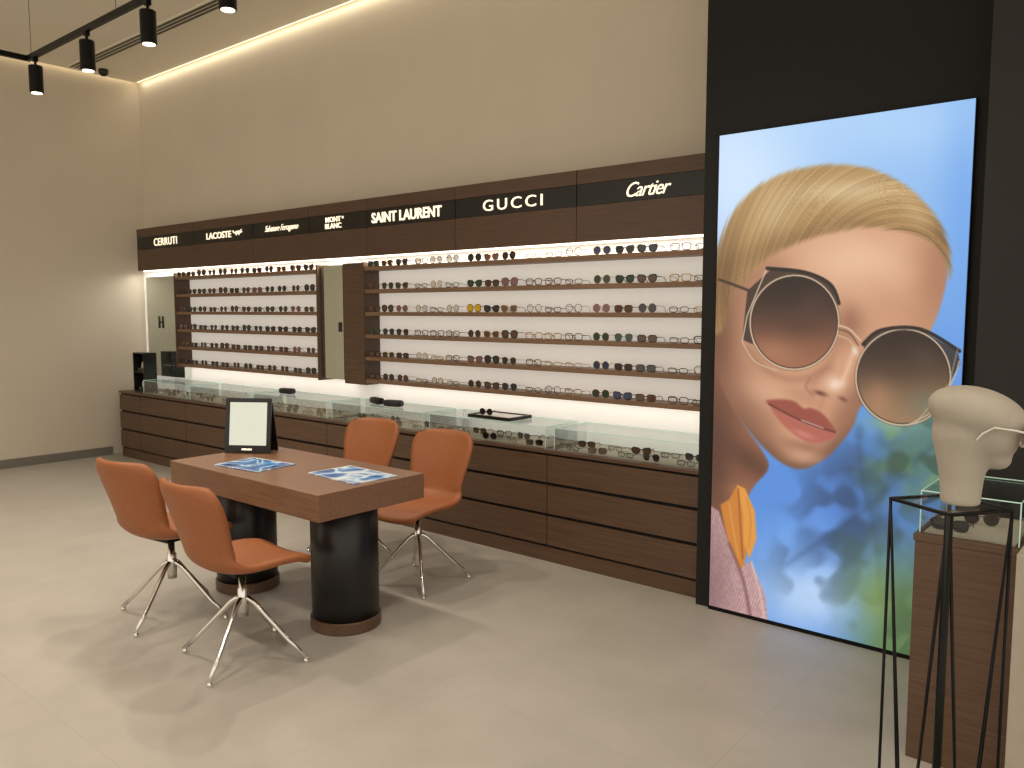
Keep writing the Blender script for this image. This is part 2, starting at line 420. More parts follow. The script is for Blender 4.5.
def eyewear(loc, kind, group, where, full=True, rz=0, choice=None, sc=0.97):
    if choice: sh, fi, li = choice
    elif kind == 'S':
        sh = random.choice(['square', 'big', 'cat', 'aviator', 'round', 'square', 'cat'])
        fi = random.choices([0, 1, 2, 4], [5, 3, 1.6, 0.7])[0]
        li = random.choices([0, 1, 2, 3, 5], [6, 5, 1.0, 0.5, 0.8])[0]
    else:
        sh = random.choice(['slim', 'round', 'square', 'slim'])
        fi = random.choice([0, 0, 1, 2, 4]); li = -1
    fr, l1, l2, cxo, H, mm = gl(sh, fi, li)
    nm = 'sunglasses' if li >= 0 else 'eyeglasses'
    lab = f"{fn[fi]} framed {'sunglasses with '+lnm[li]+' lenses' if li>=0 else 'eyeglasses with clear lenses'} {where}"
    o = obj(nm, fr if full else mm, loc, rot=(0, 0, rz)); tag(o, lab, 'sunglasses' if li >= 0 else 'eyeglasses', group)
    o.scale = (sc, sc*0.95, sc)
    if full:
        obj('lens', l1, (cxo, 0, H), o, world=False); obj('lens', l2, (-cxo, 0, H), o, world=False)
    return o
GY = SF+0.016
for k, z in enumerate(zs):
    x = -5.02
    for gi, (kd, n) in enumerate([('S', 3), ('E', 3), ('S', 3), ('E', 3), ('S', 3), ('E', 2)]):
        for j in range(n):
            ch = None
            if k == 3 and gi == 2 and j == 0: ch = ('big', 4, 4)
            if gi == 4 and j < 1: ch = ('round', 2, [2, 3, 2, 5, 2, 3][k])
            eyewear((x+random.uniform(-.004, .004), GY, z), kd, 'eyewear on the long shelving unit', 'on a walnut shelf', True, random.uniform(-.08, .08), choice=ch)
            x += 0.163
        x += 0.054
for k, z in enumerate(zs):
    for j in range(12):
        eyewear((-8.04+j*0.197+random.uniform(-.008, .008), GY, z), 'S', 'sunglasses on the shorter shelving unit', 'on a walnut shelf', False, random.uniform(-.10, .10))

# ------------------------------------------------------------------ glass display cases on counter
def glass_case(x0, x1, y0, y1, z0, z1, label):
    e = empty('glass_display_case', ((x0+x1)/2, (y0+y1)/2, z0), label=label, category='display case', group='glass display cases')
    t = 0.005
    box('glass_top', x0, x1, y0, y1, z1-t, z1, M_glass, e)
    box('glass_front', x0, x1, y0, y0+t, z0, z1-t, M_glass, e)
    box('glass_back', x0, x1, y1-t, y1, z0, z1-t, M_glass, e)
    box('glass_side', x0, x0+t, y0+t, y1-t, z0, z1-t, M_glass, e)
    box('glass_side', x1-t, x1, y0+t, y1-t, z0, z1-t, M_glass, e)
    box('base_liner', x0+0.012, x1-0.012, y0+0.012, y1-0.012, z0, z0+0.004, M_liner, e)
    bm = bmesh.new()
    c = [(x0, y0), (x1, y0), (x1, y1), (x0, y1)]
    L = wloc(e)
    for i in range(4):
        a, b = c[i], c[(i+1) % 4]
        tube(bm, [Vector((*a, z1))-L, Vector((*b, z1))-L], 0.0022, 4)
        tube(bm, [Vector((*a, z0+.002))-L, Vector((*a, z1))-L], 0.0022, 4)
    o = obj('polished_edge', finish(bm, 'edge', M_gedge), (0, 0, 0), e, world=False); o['label'] = 'pale green polished glass edges'
    return e
CT = 0.722
for i in range(6):
    x1 = cuts[i]-0.035; x0 = cuts[i+1]+0.035
    glass_case(x0, x1, 4.05, 4.40, CT, 0.862, 'clear glass display box with eyewear on the walnut counter')
    for r_, y in enumerate((4.080, 4.235)):
        n = 5 if i < 5 else 4
        for j in range(n):
            kd = 'S' if (j+i+r_) % 2 else 'E'
            xx = x0+0.12+j*(x1-x0-0.24)/(n-1)+random.uniform(-.022, .022)
            eyewear((xx, y+random.uniform(0, .02), CT+0.004), kd, 'eyewear in the glass display cases', 'inside the glass case', i < 2, random.uniform(-.35, .35), sc=0.84)
def tray(cx, cy, z):
    e = empty('display_tray', (cx, cy, z), label='black framed tray with white lining on the glass case', category='tray')
    box('base', cx-0.19, cx+0.19, cy-0.12, cy+0.12, z, z+0.008, M_black, e)
    box('lining', cx-0.17, cx+0.17, cy-0.10, cy+0.10, z+0.008, z+0.014, M_white, e)
    for a in (-1, 1):
        box('rim', cx-0.19, cx+0.19, cy+a*0.112-0.008, cy+a*0.112+0.008, z+0.008, z+0.022, M_black, e, bev=0.002)
        box('rim', cx+a*0.182-0.008, cx+a*0.182+0.008, cy-0.104, cy+0.104, z+0.008, z+0.022, M_black, e, bev=0.002)
tray(-3.62, 4.2, 0.8645)
eyewear((-3.70, 4.15, 0.8785), 'S', 'eyewear in the glass display cases', 'in the black tray', True, 0.1, sc=0.84)
for x, y, rz in ((-4.66, 4.16, 0.2), (-4.9, 4.2, -0.3), (-6.1, 4.2, 0.1)):
    bm = bmesh.new(); bm_box(bm, -0.08, 0.08, -0.035, 0.035, 0, 0.05, 0.016)
    o = obj('glasses_case', finish(bm, 'case', M_black, True), (x, y, 0.8645), rot=(0, 0, rz)); tag(o, 'closed black spectacle case on the glass display box', 'glasses case')
def riser(cx, cy, w, h):
    e = empty('sunglasses_display', (cx, cy, CT), label='small black box display with round white sunglasses holders', category='display stand')
    box('back_board', cx-w/2, cx+w/2, cy+0.06, cy+0.075, CT, CT+h, M_black, e)
    box('side', cx-w/2, cx-w/2+0.012, cy-0.07, cy+0.06, CT, CT+h, M_black, e)
    box('side', cx+w/2-0.012, cx+w/2, cy-0.07, cy+0.06, CT, CT+h, M_black, e)
    nsh = 2
    for k in range(nsh+1):
        z = CT+(h-0.012)*k/nsh
        box('shelf', cx-w/2+0.012, cx+w/2-0.012, cy-0.07, cy+0.06, z, z+0.012, M_black, e)
    for k in range(nsh):
        z = CT+(h-0.012)*k/nsh+0.012
        bm = bmesh.new(); lathe(bm, [(0.045, 0), (0.062, 0.015), (0.066, 0.045), (0.058, 0.085), (0.035, 0.115), (0.008, 0.125)], 24)
        for v in bm.verts: v.co.y *= 0.6
        obj('holder', finish(bm, 'holder', M_white, True), (cx, cy+0.012, z), e)
        eyewear((cx, cy-0.045, z+0.0), 'S', 'sunglasses in the corner display', 'in the small black display', False, sc=0.8)
riser(-8.73, 4.20, 0.24, 0.42)

# ------------------------------------------------------------------ table
TX0, TX1, TY0, TY1 = -4.38, -3.02, 2.23, 2.90
tb = empty('consultation_table', (-3.7, 2.56, 0), label='walnut table with thick top on two black drum legs', category='table')
box('tabletop', TX0, TX1, TY0, TY1, 0.625, 0.755, M_woodT, tb, bev=0.003)
for x in (-3.24, -4.14):
    bm = bmesh.new(); lathe(bm, [(0.165, 0.06), (0.17, 0.062), (0.17, 0.622), (0.165, 0.625)], 48)
    l = obj('leg', finish(bm, 'leg', M_black), (x, 2.55, 0), tb); l.data.polygons.foreach_set('use_smooth', [len(p.vertices) == 4 for p in l.data.polygons])
    bm = bmesh.new(); lathe(bm, [(0.172, 0), (0.178, 0.004), (0.178, 0.056), (0.172, 0.06)], 48)
    obj('leg_base', finish(bm, 'leg_base', M_wood), (x, 2.55, 0), l)

def brochure_mat(name, seed, stops, scale):
    m = bpy.data.materials.new(name); m.use_nodes = True
    nt = m.node_tree; b = nt.nodes['Principled BSDF']
    tc = nt.nodes.new('ShaderNodeTexCoord'); mp = nt.nodes.new('ShaderNodeMapping'); mp.inputs['Location'].default_value = (seed, 0, 0)
    v = nt.nodes.new('ShaderNodeTexNoise'); v.inputs['Scale'].default_value = scale; v.inputs['Distortion'].default_value = 0.8; v.inputs['Detail'].default_value = 1.0
    r = nt.nodes.new('ShaderNodeValToRGB')
    e = r.color_ramp.elements
    e[0].position = stops[0][0]; e[0].color = (*lin(stops[0][1]), 1); e[1].position = stops[1][0]; e[1].color = (*lin(stops[1][1]), 1)
    for p, c in stops[2:]:
        q = e.new(p); q.color = (*lin(c), 1)
    nt.links.new(tc.outputs['Object'], mp.inputs['Vector']); nt.links.new(mp.outputs['Vector'], v.inputs['Vector'])
    nt.links.new(v.outputs['Fac'], r.inputs['Fac']); nt.links.new(r.outputs['Color'], b.inputs['Base Color'])
    b.inputs['Roughness'].default_value = 0.3
    return m
M_b1 = brochure_mat('printed_mat_blue', 1.0, [(0.30, (24, 70, 140)), (0.45, (40, 104, 178)), (0.53, (90, 156, 214)), (0.56, (225, 236, 244)), (0.59, (60, 124, 190)), (0.70, (28, 64, 124))], 7)
M_b2 = brochure_mat('printed_mat_pale', 5.0, [(0.30, (40, 90, 160)), (0.42, (90, 150, 210)), (0.48, (196, 216, 234)), (0.56, (222, 232, 240)), (0.62, (80, 136, 196)), (0.70, (44, 84, 146))], 9)
for (x, y, w, d, rz, mm_, lb) in ((-3.89, 2.46, 0.36, 0.26, 0.1, M_b1, 'glossy deep blue printed counter mat on the table'), (-3.27, 2.63, 0.40, 0.27, -0.05, M_b2, 'glossy pale blue and white printed counter mat on the table')):
    bm = bmesh.new(); bm_box(bm, -w/2, w/2, -d/2, d/2, 0, 0.004)
    o = obj('brochure', finish(bm, 'brochure', mm_), (x, y, 0.755), rot=(0, 0, rz))
    tag(o, lb, 'brochure')
    bm = bmesh.new()
    tube(bm, [(-w/2+0.004, -d/2+.004, 0.004), (w/2-.004, -d/2+.004, 0.004), (w/2-.004, d/2-.004, 0.004), (-w/2+.004, d/2-.004, 0.004)], 0.002, 4, True, ref=(0, 0, 1))
    obj('border', finish(bm, 'b', M_white), (0, 0, 0), o, world=False)
# table mirror
M_mf = mat('mirror_frame_black', (18, 17, 17), 0.3, var=0.04)
mr = empty('table_mirror', (-4.25, 2.64, 0.755), (0, 0, math.radians(34)), label='square black framed tabletop mirror leaning on a stand', category='mirror')
bm = bmesh.new(); tl = math.radians(-8)
W2, Hh = 0.14, 0.325
for a, b, c, d in ((-W2, W2, 0, 0.045), (-W2, W2, Hh-0.025, Hh), (-W2, -W2+0.025, 0.045, Hh-0.025), (W2-0.025, W2, 0.045, Hh-0.025)):
    bm_box(bm, a, b, -0.008, 0.008, c, d, 0.002)
bmesh.ops.rotate(bm, verts=bm.verts, cent=(0, 0, 0), matrix=Matrix.Rotation(tl, 3, 'X'))
obj('frame', finish(bm, 'f', M_mf), (0, 0, 0.002), mr, world=False)
bm = bmesh.new(); bm_box(bm, -W2+0.024, W2-0.024, -0.004, 0.004, 0.043, Hh-0.023)
bmesh.ops.rotate(bm, verts=bm.verts, cent=(0, 0, 0), matrix=Matrix.Rotation(tl, 3, 'X'))
obj('mirror_glass', finish(bm, 'g', M_mirror), (0, 0, 0.002), mr, world=False)
bm = bmesh.new(); bm_box(bm, -W2, W2, -0.006, 0.006, 0, 0.30, 0.002)
bmesh.ops.rotate(bm, verts=bm.verts, cent=(0, 0, 0), matrix=Matrix.Rotation(math.radians(12), 3, 'X'))
obj('rear_stand', finish(bm, 's', M_mf), (0, 0.12, 0.002), mr, world=False)
obj('lettering', text_mesh('MARCOLIN', M_letter, 0.06, 0.009, 0, 0), (0, -0.0115, 0.025), mr, world=False)

# ------------------------------------------------------------------ chairs : continuous curved upholstered shell
PP = [(0.262, 0.415), (0.215, 0.445), (0.10, 0.456), (-0.03, 0.455), (-0.125, 0.462), (-0.190, 0.500), (-0.222, 0.565), (-0.245, 0.645), (-0.272, 0.735), (-0.298, 0.810), (-0.320, 0.872)]
WW = [0.205, 0.222, 0.232, 0.234, 0.228, 0.212, 0.204, 0.216, 0.234, 0.238, 0.222]
def cr_(arr, q):
    n = len(arr)-1; q = min(max(q, 0.0), 0.99999)*n; i = int(q); f = q-i
    g = lambda k: arr[min(max(k, 0), n)]
    p0, p1, p2, p3 = g(i-1), g(i), g(i+1), g(i+2)
    return 0.5*((2*p1)+(-p0+p2)*f+(2*p0-5*p1+4*p2-p3)*f*f+(-p0+3*p1-3*p2+p3)*f**3)
def ss_(a, b, x):
    q = min(max((x-a)/(b-a), 0), 1); return q*q*(3-2*q)
def chair_s(u, t):
    v = 2*t-1
    te = 0.5+(t-0.5)*(1-0.045*min(1, abs(u))**5)
    y = cr_([p[0] for p in PP], te); z = cr_([p[1] for p in PP], te)
    w = cr_(WW, t)*(1-0.20*min(1, abs(v))**14)
    k = ss_(0.35, 0.62, t)
    cup = 0.030*u*u*(1-k)*(1-0.5*ss_(0.2, 0.0, t))
    z += cup+0.020*u*u*math.exp(-((t-0.47)/0.10)**2)
    y += 0.072*u*u*k
    return (u*w, y, z)
ME_seat = finish(shell(chair_s, 0.021, 0.0, 0.5), 'seat', M_leather, True)
ME_back = finish(shell(chair_s, 0.021, 0.5, 1.0), 'backrest', M_leather, True)
bm = bmesh.new(); lathe(bm, [(0.024, 0.20), (0.024, 0.33), (0.017, 0.335), (0.017, 0.425)], 20)
ME_col = finish(bm, 'column', M_chrome, True)
bm = bmesh.new(); bm_box(bm, -0.10, 0.10, -0.09, 0.09, 0.418, 0.436, 0.004)
ME_plate = finish(bm, 'plate', M_blackm)
bm = bmesh.new()
tube(bm, [(0.0, 0, 0.285), (0.03, 0, 0.282), (0.06, 0, 0.262), (0.12, 0, 0.200), (0.22, 0, 0.098), (0.305, 0, 0.022)], [0.013, 0.013, 0.012, 0.011, 0.011, 0.010], 12, ref=(0, 1, 0))
ME_leg = finish(bm, 'leg', M_chrome, True)
bm = bmesh.new(); lathe(bm, [(0.012, 0), (0.013, 0.003), (0.012, 0.012), (0.009, 0.024)], 16)
ME_foot = finish(bm, 'foot', M_chrome, True)
def chair(x, y, rz, legrot, label):
    e = empty('swivel_chair', (x, y, 0), (0, 0, math.radians(rz)), label=label, category='chair', group='leather chairs around the table')
    obj('seat', ME_seat, (0, 0, 0), e, world=False)
    obj('backrest', ME_back, (0, 0, 0), e, world=False)
    obj('column', ME_col, (0, 0, 0), e, world=False)['label'] = 'chrome swivel column'
    obj('mounting_plate', ME_plate, (0, 0, 0), e, world=False)
    for k in range(4):
        a = math.radians(legrot-rz+90*k)
        l = obj('leg', ME_leg, (0, 0, 0), e, (0, 0, a), world=False); l['label'] = 'angled chrome leg'
        obj('foot', ME_foot, (0.303, 0, 0), l, world=False)
chair(-4.03, 2.04, 8, 28, 'cognac leather swivel chair on chrome legs at the table')
chair(-3.27, 1.985, -1, 30, 'cognac leather swivel chair on chrome legs at the table')
chair(-3.42, 3.23, 184, 52, 'cognac leather swivel chair turned slightly beside the counter')
chair(-4.14, 3.30, 186, 25, 'cognac leather swivel chair tucked between table and counter')

# ------------------------------------------------------------------ lightbox poster (painted as a printed colour attribute)
PX0, PX1, PZ0, PZ1, PY = -1.900, -0.745, 0.02, 2.487, 3.93
NU, NV = 380, 760
s = np.linspace(0, 1, NU); t = np.linspace(0, 1, NV)
Sg, Tg = np.meshgrid(s, t)
src = [(0, 0), (1, 0), (1, 1), (0, 1)]; dst = [(719, 137), (978, 100), (955, 668), (711, 607)]
A = []; B = []
for (x, y), (u, v) in zip(src, dst):
    A.append([x, y, 1, 0, 0, 0, -u*x, -u*y]); B.append(u)
    A.append([0, 0, 0, x, y, 1, -v*x, -v*y]); B.append(v)
h = np.linalg.solve(np.array(A, float), np.array(B, float))
D = h[6]*Sg+h[7]*Tg+1
U = (h[0]*Sg+h[1]*Tg+h[2])/D; V = (h[3]*Sg+h[4]*Tg+h[5])/D
U = U.ravel(); V = V.ravel()
rs = np.random.RandomState(3)
img = np.zeros((U.size, 3))
def sstep(a, b, x):
    q = np.clip((x-a)/(b-a), 0, 1); return q*q*(3-2*q)
def blend(mask, col):
    global img
    img = img*(1-mask[:, None])+np.array(col, float)[None, :]*mask[:, None] if np.ndim(col) == 1 else img*(1-mask[:, None])+col*mask[:, None]
def blob(cx, cy, rx, ry, ang=0, p=1.0):
    a = math.radians(ang); dx = U-cx; dy = V-cy
    x = dx*math.cos(a)+dy*math.sin(a); y = -dx*math.sin(a)+dy*math.cos(a)
    return np.exp(-((x/rx)**2+(y/ry)**2)**p)
def smooth(pts, n=6, closed=True):
    P = np.array(pts, float); N = len(P); out = []
    for i in range(N if closed else N-1):
        g = lambda k: P[k % N] if closed else P[min(max(k, 0), N-1)]
        p0, p1, p2, p3 = g(i-1), g(i), g(i+1), g(i+2)
        for j in range(n):
            q = j/n
            out.append(0.5*((2*p1)+(-p0+p2)*q+(2*p0-5*p1+4*p2-p3)*q*q+(-p0+3*p1-3*p2+p3)*q**3))
    if not closed: out.append(P[-1])
    return np.array(out)
def segd(poly, closed):
    d = np.full(U.size, 1e9); ins = np.zeros(U.size, bool); N = len(poly)
    for i in range(N if closed else N-1):
        a = poly[i]; b = poly[(i+1) % N]; ab = b-a
        l = ab.dot(ab)+1e-9
        q = np.clip(((U-a[0])*ab[0]+(V-a[1])*ab[1])/l, 0, 1)
        d = np.minimum(d, np.hypot(U-a[0]-q*ab[0], V-a[1]-q*ab[1]))
        if closed and a[1] != b[1]:
            c = (a[1] > V) != (b[1] > V)
            xi = a[0]+(V-a[1])*(b[0]-a[0])/(b[1]-a[1])
            ins ^= c & (U < xi)
    return np.where(ins, d, -d) if closed else d
def fill(pts, soft=1.0, sm=True):
    return sstep(-soft, soft, segd(smooth(pts) if sm else np.array(pts, float), True))
def stroke(pts, w, soft=0.8, sm=True):
    return 1-sstep(w-soft, w+soft, segd(smooth(pts, closed=False) if sm else np.array(pts, float), False))
tabl = rs.rand(6000)
def n1(q): return np.interp(np.mod(q, 5990), np.arange(6000), tabl)
def vnoise(sc, seed):
    r2 = np.random.RandomState(seed); G = r2.rand(64, 64)
    a = 0.6; X_ = U*math.cos(a)+V*math.sin(a); Y_ = -U*math.sin(a)+V*math.cos(a)+2000
    x = np.mod(X_/sc, 62); y = np.mod(Y_/sc, 62); xi = x.astype(int); yi = y.astype(int); fx = x-xi; fy = y-yi
    fx = fx*fx*(3-2*fx); fy = fy*fy*(3-2*fy)
    return (G[yi, xi]*(1-fx)+G[yi, xi+1]*fx)*(1-fy)+(G[yi+1, xi]*(1-fx)+G[yi+1, xi+1]*fx)*fy
# sky : hazy pale blue on top
g1 = sstep(110, 430, V)[:, None]
img = np.array([150, 190, 236])*(1-g1)+np.array([88, 142, 214])*g1
blend(blob(735, 175, 85, 110)*0.85, (212, 230, 248)); blend(blob(880, 125, 130, 32)*0.6, (174, 208, 242))
blend(blob(968, 220, 26, 110)*0.7, (104, 158, 226))
blend(sstep(420, 500, V)*0.5, (74, 126, 206))
# foliage, out of focus
N1 = vnoise(28, 1)*0.65+vnoise(14, 2)*0.35; N2 = vnoise(24, 5)*0.7+vnoise(12, 6)*0.3; N3 = vnoise(18, 9)
blend(blob(815, 596, 66, 44, 10)*0.9, (188, 212, 240))
blend(blob(792, 540, 44, 34)*0.5, (112, 162, 230))
blend(blob(885, 500, 52, 58, 0, 1.5)*0.5, (58, 92, 144))
blend(sstep(0.38, 0.68, N1)*blob(872, 515, 74, 80, 0, 2)*0.75, (42, 66, 100))
blend(sstep(0.46, 0.74, N2)*blob(850, 560, 78, 56, 0, 2)*0.55, (52, 76, 98))
blend(blob(930, 452, 46, 44, 0, 1.5)*0.8, (80, 114, 86))
blend(sstep(0.34, 0.66, N2)*blob(925, 450, 54, 56, 0, 2)*0.75, (112, 148, 86))
blend(sstep(0.46, 0.72, N3)*blob(915, 462, 56, 60, 0, 2)*0.7, (48, 74, 60))
blend(blob(900, 424, 28, 10)*0.45, (156, 188, 150))
blend(stroke([(945, 440), (905, 478), (862, 516), (790, 566)], 1, 7)*0.45, (40, 58, 90))
blend(stroke([(862, 430), (866, 480), (880, 540), (893, 640)], 1, 7)*0.4, (40, 60, 86))
blend(sstep(500, 615, V)*sstep(826, 892, U+28*(N2-0.5))*0.92, (94, 122, 70))
blend(sstep(0.42, 0.7, N3)*sstep(560, 620, V)*sstep(838, 882, U)*0.5, (60, 84, 52))
blend(blob(880, 600, 16, 28)*0.5, (144, 168, 98))
# neck + clothes
nk = [(700, 300), (716, 330), (724, 380), (742, 420), (766, 455), (770, 470), (757, 486), (749, 502), (744, 540), (700, 560)]
nm_ = fill(nk, 2)
blend(nm_, (142, 92, 66)); blend(nm_*blob(714, 450, 24, 80)*0.9, (78, 48, 38)); blend(nm_*blob(752, 462, 38, 13, 36)*0.85, (84, 52, 40))
blend(nm_*blob(738, 492, 12, 8, 20)*0.4, (176, 120, 88))
blend(fill([(722, 506), (731, 500), (739, 486), (747, 490), (753, 508), (752, 540), (745, 574), (737, 566), (731, 545), (726, 525)], 1.3, False), (196, 122, 48))
blend(fill([(739, 486), (747, 490), (757, 512), (759, 540), (752, 560), (746, 545), (745, 515)], 1.3, False), (216, 146, 62))
blend(stroke([(740, 490), (742, 520), (745, 560)], 0.6, 1.4, False)*0.8, (124, 66, 26))
blend(stroke([(731, 505), (736, 535), (741, 560)], 0.6, 1.6)*0.5, (226, 172, 96))
blend(stroke([(749, 500), (753, 522), (751, 548)], 0.6, 1.6)*0.5, (172, 104, 40))
jm = fill([(700, 500), (720, 512), (731, 545), (741, 572), (753, 562), (760, 578), (768, 596), (772, 630), (700, 630)], 1.4, False)
st = (0.5+0.28*np.sin((U*0.94+V*0.34)*2.2)+0.30*(vnoise(2.2, 31)-0.5)*2)[:, None]; st = np.clip(st, 0, 1)
jc = np.array([202, 170, 168])*st+np.array([166, 122, 122])*(1-st)
blend(jm, jc); blend(jm*blob(710, 590, 24, 70)*0.55, (104, 72, 76))
blend(stroke([(731, 545), (745, 580), (754, 622)], 1.4, 2.0)*0.75, (108, 70, 72))
blend(stroke([(754, 564), (763, 596), (768, 625)], 1.0, 1.6)*0.6, (218, 198, 192))
# face
face = [(722, 292), (735, 266), (762, 250), (805, 236), (860, 222), (912, 224), (942, 240), (951, 268), (946, 300), (935, 330), (914, 362), (884, 392), (864, 408),
        (857, 426), (845, 443), (828, 460), (806, 470), (786, 465), (766, 449), (748, 429), (733, 408), (720, 380), (714, 330)]
dfc = segd(smooth(face), True)
fm_ = sstep(-2.2, 2.2, dfc)
fc = np.tile(np.array([198., 147., 114.]), (U.size, 1))
def fb(mask, col):
    global fc
    fc = fc*(1-mask[:, None])+np.array(col, float)[None, :]*mask[:, None]
fb(blob(866, 266, 84, 44, 8)*0.8, (220, 174, 141))
fb(blob(850, 262, 44, 22)*0.45, (234, 196, 166))
fb(blob(944, 275, 26, 66)*0.75, (156, 106, 80))
fb(blob(902, 310, 50, 24, 15)*0.4, (178, 126, 96))
fb(blob(756, 278, 42, 32, -30)*0.65, (156, 108, 82))
fb(blob(714, 350, 28, 84)*0.9, (104, 66, 48))
fb(blob(730, 412, 36, 42)*0.75, (122, 80, 60))
fb((1-sstep(0, 34, dfc))*sstep(375, 430, V)*0.65, (128, 86, 64))
fb((1-sstep(0, 14, dfc))*sstep(400, 440, V)*0.6, (96, 62, 47))
fb(blob(772, 392, 28, 15, 15)*0.65, (214, 166, 136))
fb(blob(752, 430, 20, 22, 35)*0.45, (142, 96, 74))
fb(stroke([(750, 350), (770, 372), (800, 380), (832, 368)], 0.5, 9)*0.55, (124, 80, 60))
fb(blob(808, 458, 20, 7, 8)*0.6, (204, 158, 130))
fb(blob(806, 447, 22, 5, 14)*0.55, (134, 88, 68))
fb(blob(850, 418, 14, 24, 22)*0.65, (148, 100, 78))
fb(blob(866, 398, 16, 13, 10)*0.65, (128, 86, 66))
fb(blob(806, 398, 22, 7, 20)*0.4, (166, 116, 90))
fb(blob(852, 324, 15, 20, 0)*0.7, (138, 92, 70))
fb(stroke([(842, 342), (832, 362), (815, 383)], 1.5, 9)*0.6, (148, 100, 78))
fb(stroke([(857, 350), (851, 368), (845, 384)], 0.8, 5.6)*0.85, (234, 200, 174))
fb(blob(838, 385, 9, 7, 0)*0.85, (238, 210, 190))
fb(blob(864, 377, 8, 17, 15)*0.6, (150, 100, 78))
fb(stroke([(812, 379), (808, 388), (815, 396)], 0.5, 3.2)*0.65, (130, 84, 66))
fb(blob(823, 394, 7, 2.4, 18)*0.85, (86, 48, 38))
fb(blob(846, 400, 5, 2.1, 25)*0.75, (100, 58, 46))
fb(stroke([(826, 400), (822, 410)], 1.2, 3.2)*0.35, (156, 106, 84))
fc = fc+((vnoise(22, 22)-0.5)*6)[:, None]
blend(fm_, fc)
blend(blob(717, 305, 10, 30)*0.85, (116, 76, 52))
# hair
hair = [(712, 330), (713, 268), (721, 236), (737, 206), (762, 184), (796, 170), (838, 165), (880, 172), (916, 192), (942, 222), (954, 252), (954, 280),
        (948, 262), (934, 244), (907, 233), (868, 229), (826, 236), (792, 247), (768, 260), (752, 274), (742, 288), (732, 296), (724, 330)]
dh = segd(smooth(hair), True)
dxh = (U-880)/160; dyh = (V-360)/200
rr = np.hypot(dxh, dyh); th = np.arctan2(dyh, dxh)
qq = rr+0.16*np.abs(th+1.1)**1.4
edge = 3.0*(n1(qq*420+700)-0.4)
hm = sstep(-2.4, 4.2, dh+edge)
stn = 0.24*n1(qq*260+900)+0.30*n1(qq*620)+0.30*n1(qq*1100+300)+0.16*n1(qq*60+2000)
stn = np.clip((stn-0.2)*1.6, 0, 1)[:, None]
hc = np.array([144, 110, 68])*(1-stn)+np.array([202, 166, 112])*stn
hl = np.clip(blob(846, 192, 58, 12, -2)*0.85+blob(776, 214, 24, 16, -40)*0.6+blob(920, 214, 22, 9, 42)*0.35, 0, 1)[:, None]
hc = hc*(1-hl*0.7)+(np.array([248, 226, 180])*(0.76+0.24*stn))*hl*0.7
hs = np.clip(blob(722, 285, 24, 66)*0.95+blob(948, 245, 16, 36)*0.7+blob(800, 240, 64, 13, -20)*0.55+blob(900, 230, 48, 8, 8)*0.5, 0, 1)[:, None]
hc = hc*(1-hs*0.75)+(np.array([104, 74, 44])*(0.75+0.5*stn))*hs*0.75
blend(hm, hc)
# lips
blend(fill([(768, 403), (782, 400), (796, 402), (806, 409), (814, 409), (827, 416), (839, 434), (818, 428), (796, 419)], 2.2), (146, 72, 60))
blend(fill([(773, 407), (796, 419), (818, 428), (839, 434), (830, 442), (814, 444), (796, 435), (781, 421)], 2.2), (172, 94, 80))
blend(stroke([(771, 405), (796, 418), (818, 427), (838, 433)], 0.8, 1.2)*0.9, (80, 36, 32))
blend(stroke([(804, 421), (826, 429)], 0.6, 0.8)*0.7, (214, 190, 178))
blend(blob(806, 435, 12, 3, 22)*0.55, (208, 142, 126))
# sunglasses
def ell(cx, cy, rx, ry, ang=0):
    a = math.radians(ang)
    q = [(cx+rx*math.cos(t_)*math.cos(a)-ry*math.sin(t_)*math.sin(a), cy+rx*math.cos(t_)*math.sin(a)+ry*math.sin(t_)*math.cos(a)) for t_ in np.linspace(0, 2*math.pi, 48)[:-1]]
    return segd(np.array(q), True)
gold = np.array([196, 174, 148])
wl = [(748, 291), (772, 270), (806, 272), (834, 286), (840, 310), (812, 288), (780, 282), (760, 296), (752, 322), (754, 345), (743, 340)]
blend(fill(wl, 0.8, False)*0.85, (44, 32, 28))
wr = [(866, 342), (886, 330), (924, 331), (962, 352), (965, 364), (946, 398), (952, 372), (940, 348), (915, 334), (885, 340), (868, 356)]
blend(fill(wr, 0.8, False)*0.85, (46, 36, 32))
d1 = ell(796, 323, 45, 47, 0); d2 = ell(907, 378, 48, 48, 20)
g = sstep(280, 370, V)[:, None]
blend(sstep(-0.6, 0.6, d1), np.array([34, 21, 18])*(1-g)+np.array([148, 96, 70])*g)
m_ = sstep(0, 1, d1)
blend(m_*blob(776, 352, 24, 12, 15)*0.45, (182, 130, 100)); blend(m_*blob(816, 302, 14, 18, 30)*0.25, (98, 70, 60)); blend(m_*blob(800, 326, 24, 9, 12)*0.3, (58, 36, 28))
g = sstep(334, 426, V)[:, None]
blend(sstep(-0.6, 0.6, d2), np.array([40, 26, 22])*(1-g)+np.array([148, 114, 82])*g)
m_ = sstep(0, 1, d2)
blend(m_*blob(932, 406, 22, 16)*0.5, (96, 116, 100)); blend(m_*blob(882, 400, 16, 19)*0.5, (184, 134, 102)); blend(m_*blob(928, 356, 15, 11, 30)*0.25, (104, 88, 82)); blend(m_*blob(896, 372, 20, 9, 12)*0.3, (66, 44, 36))
for d_ in (d1, d2):
    blend(1-sstep(0.3, 1.1, np.abs(d_)), gold)
    blend((1-sstep(0.2, 0.9, np.abs(d_-1.4)))*0.8, (50, 34, 29))
    blend((1-sstep(0.2, 0.9, np.abs(d_+1.4)))*0.35, (90, 60, 48))
blend(stroke([(743, 342), (748, 316), (768, 268)], 0.5, 0.6, False), (216, 194, 166))
blend(stroke([(768, 269), (806, 273), (832, 285), (841, 304)], 1.8, 0.9), (28, 21, 21))
blend(stroke([(743, 342), (756, 362), (778, 371)], 0.5, 0.6), gold)
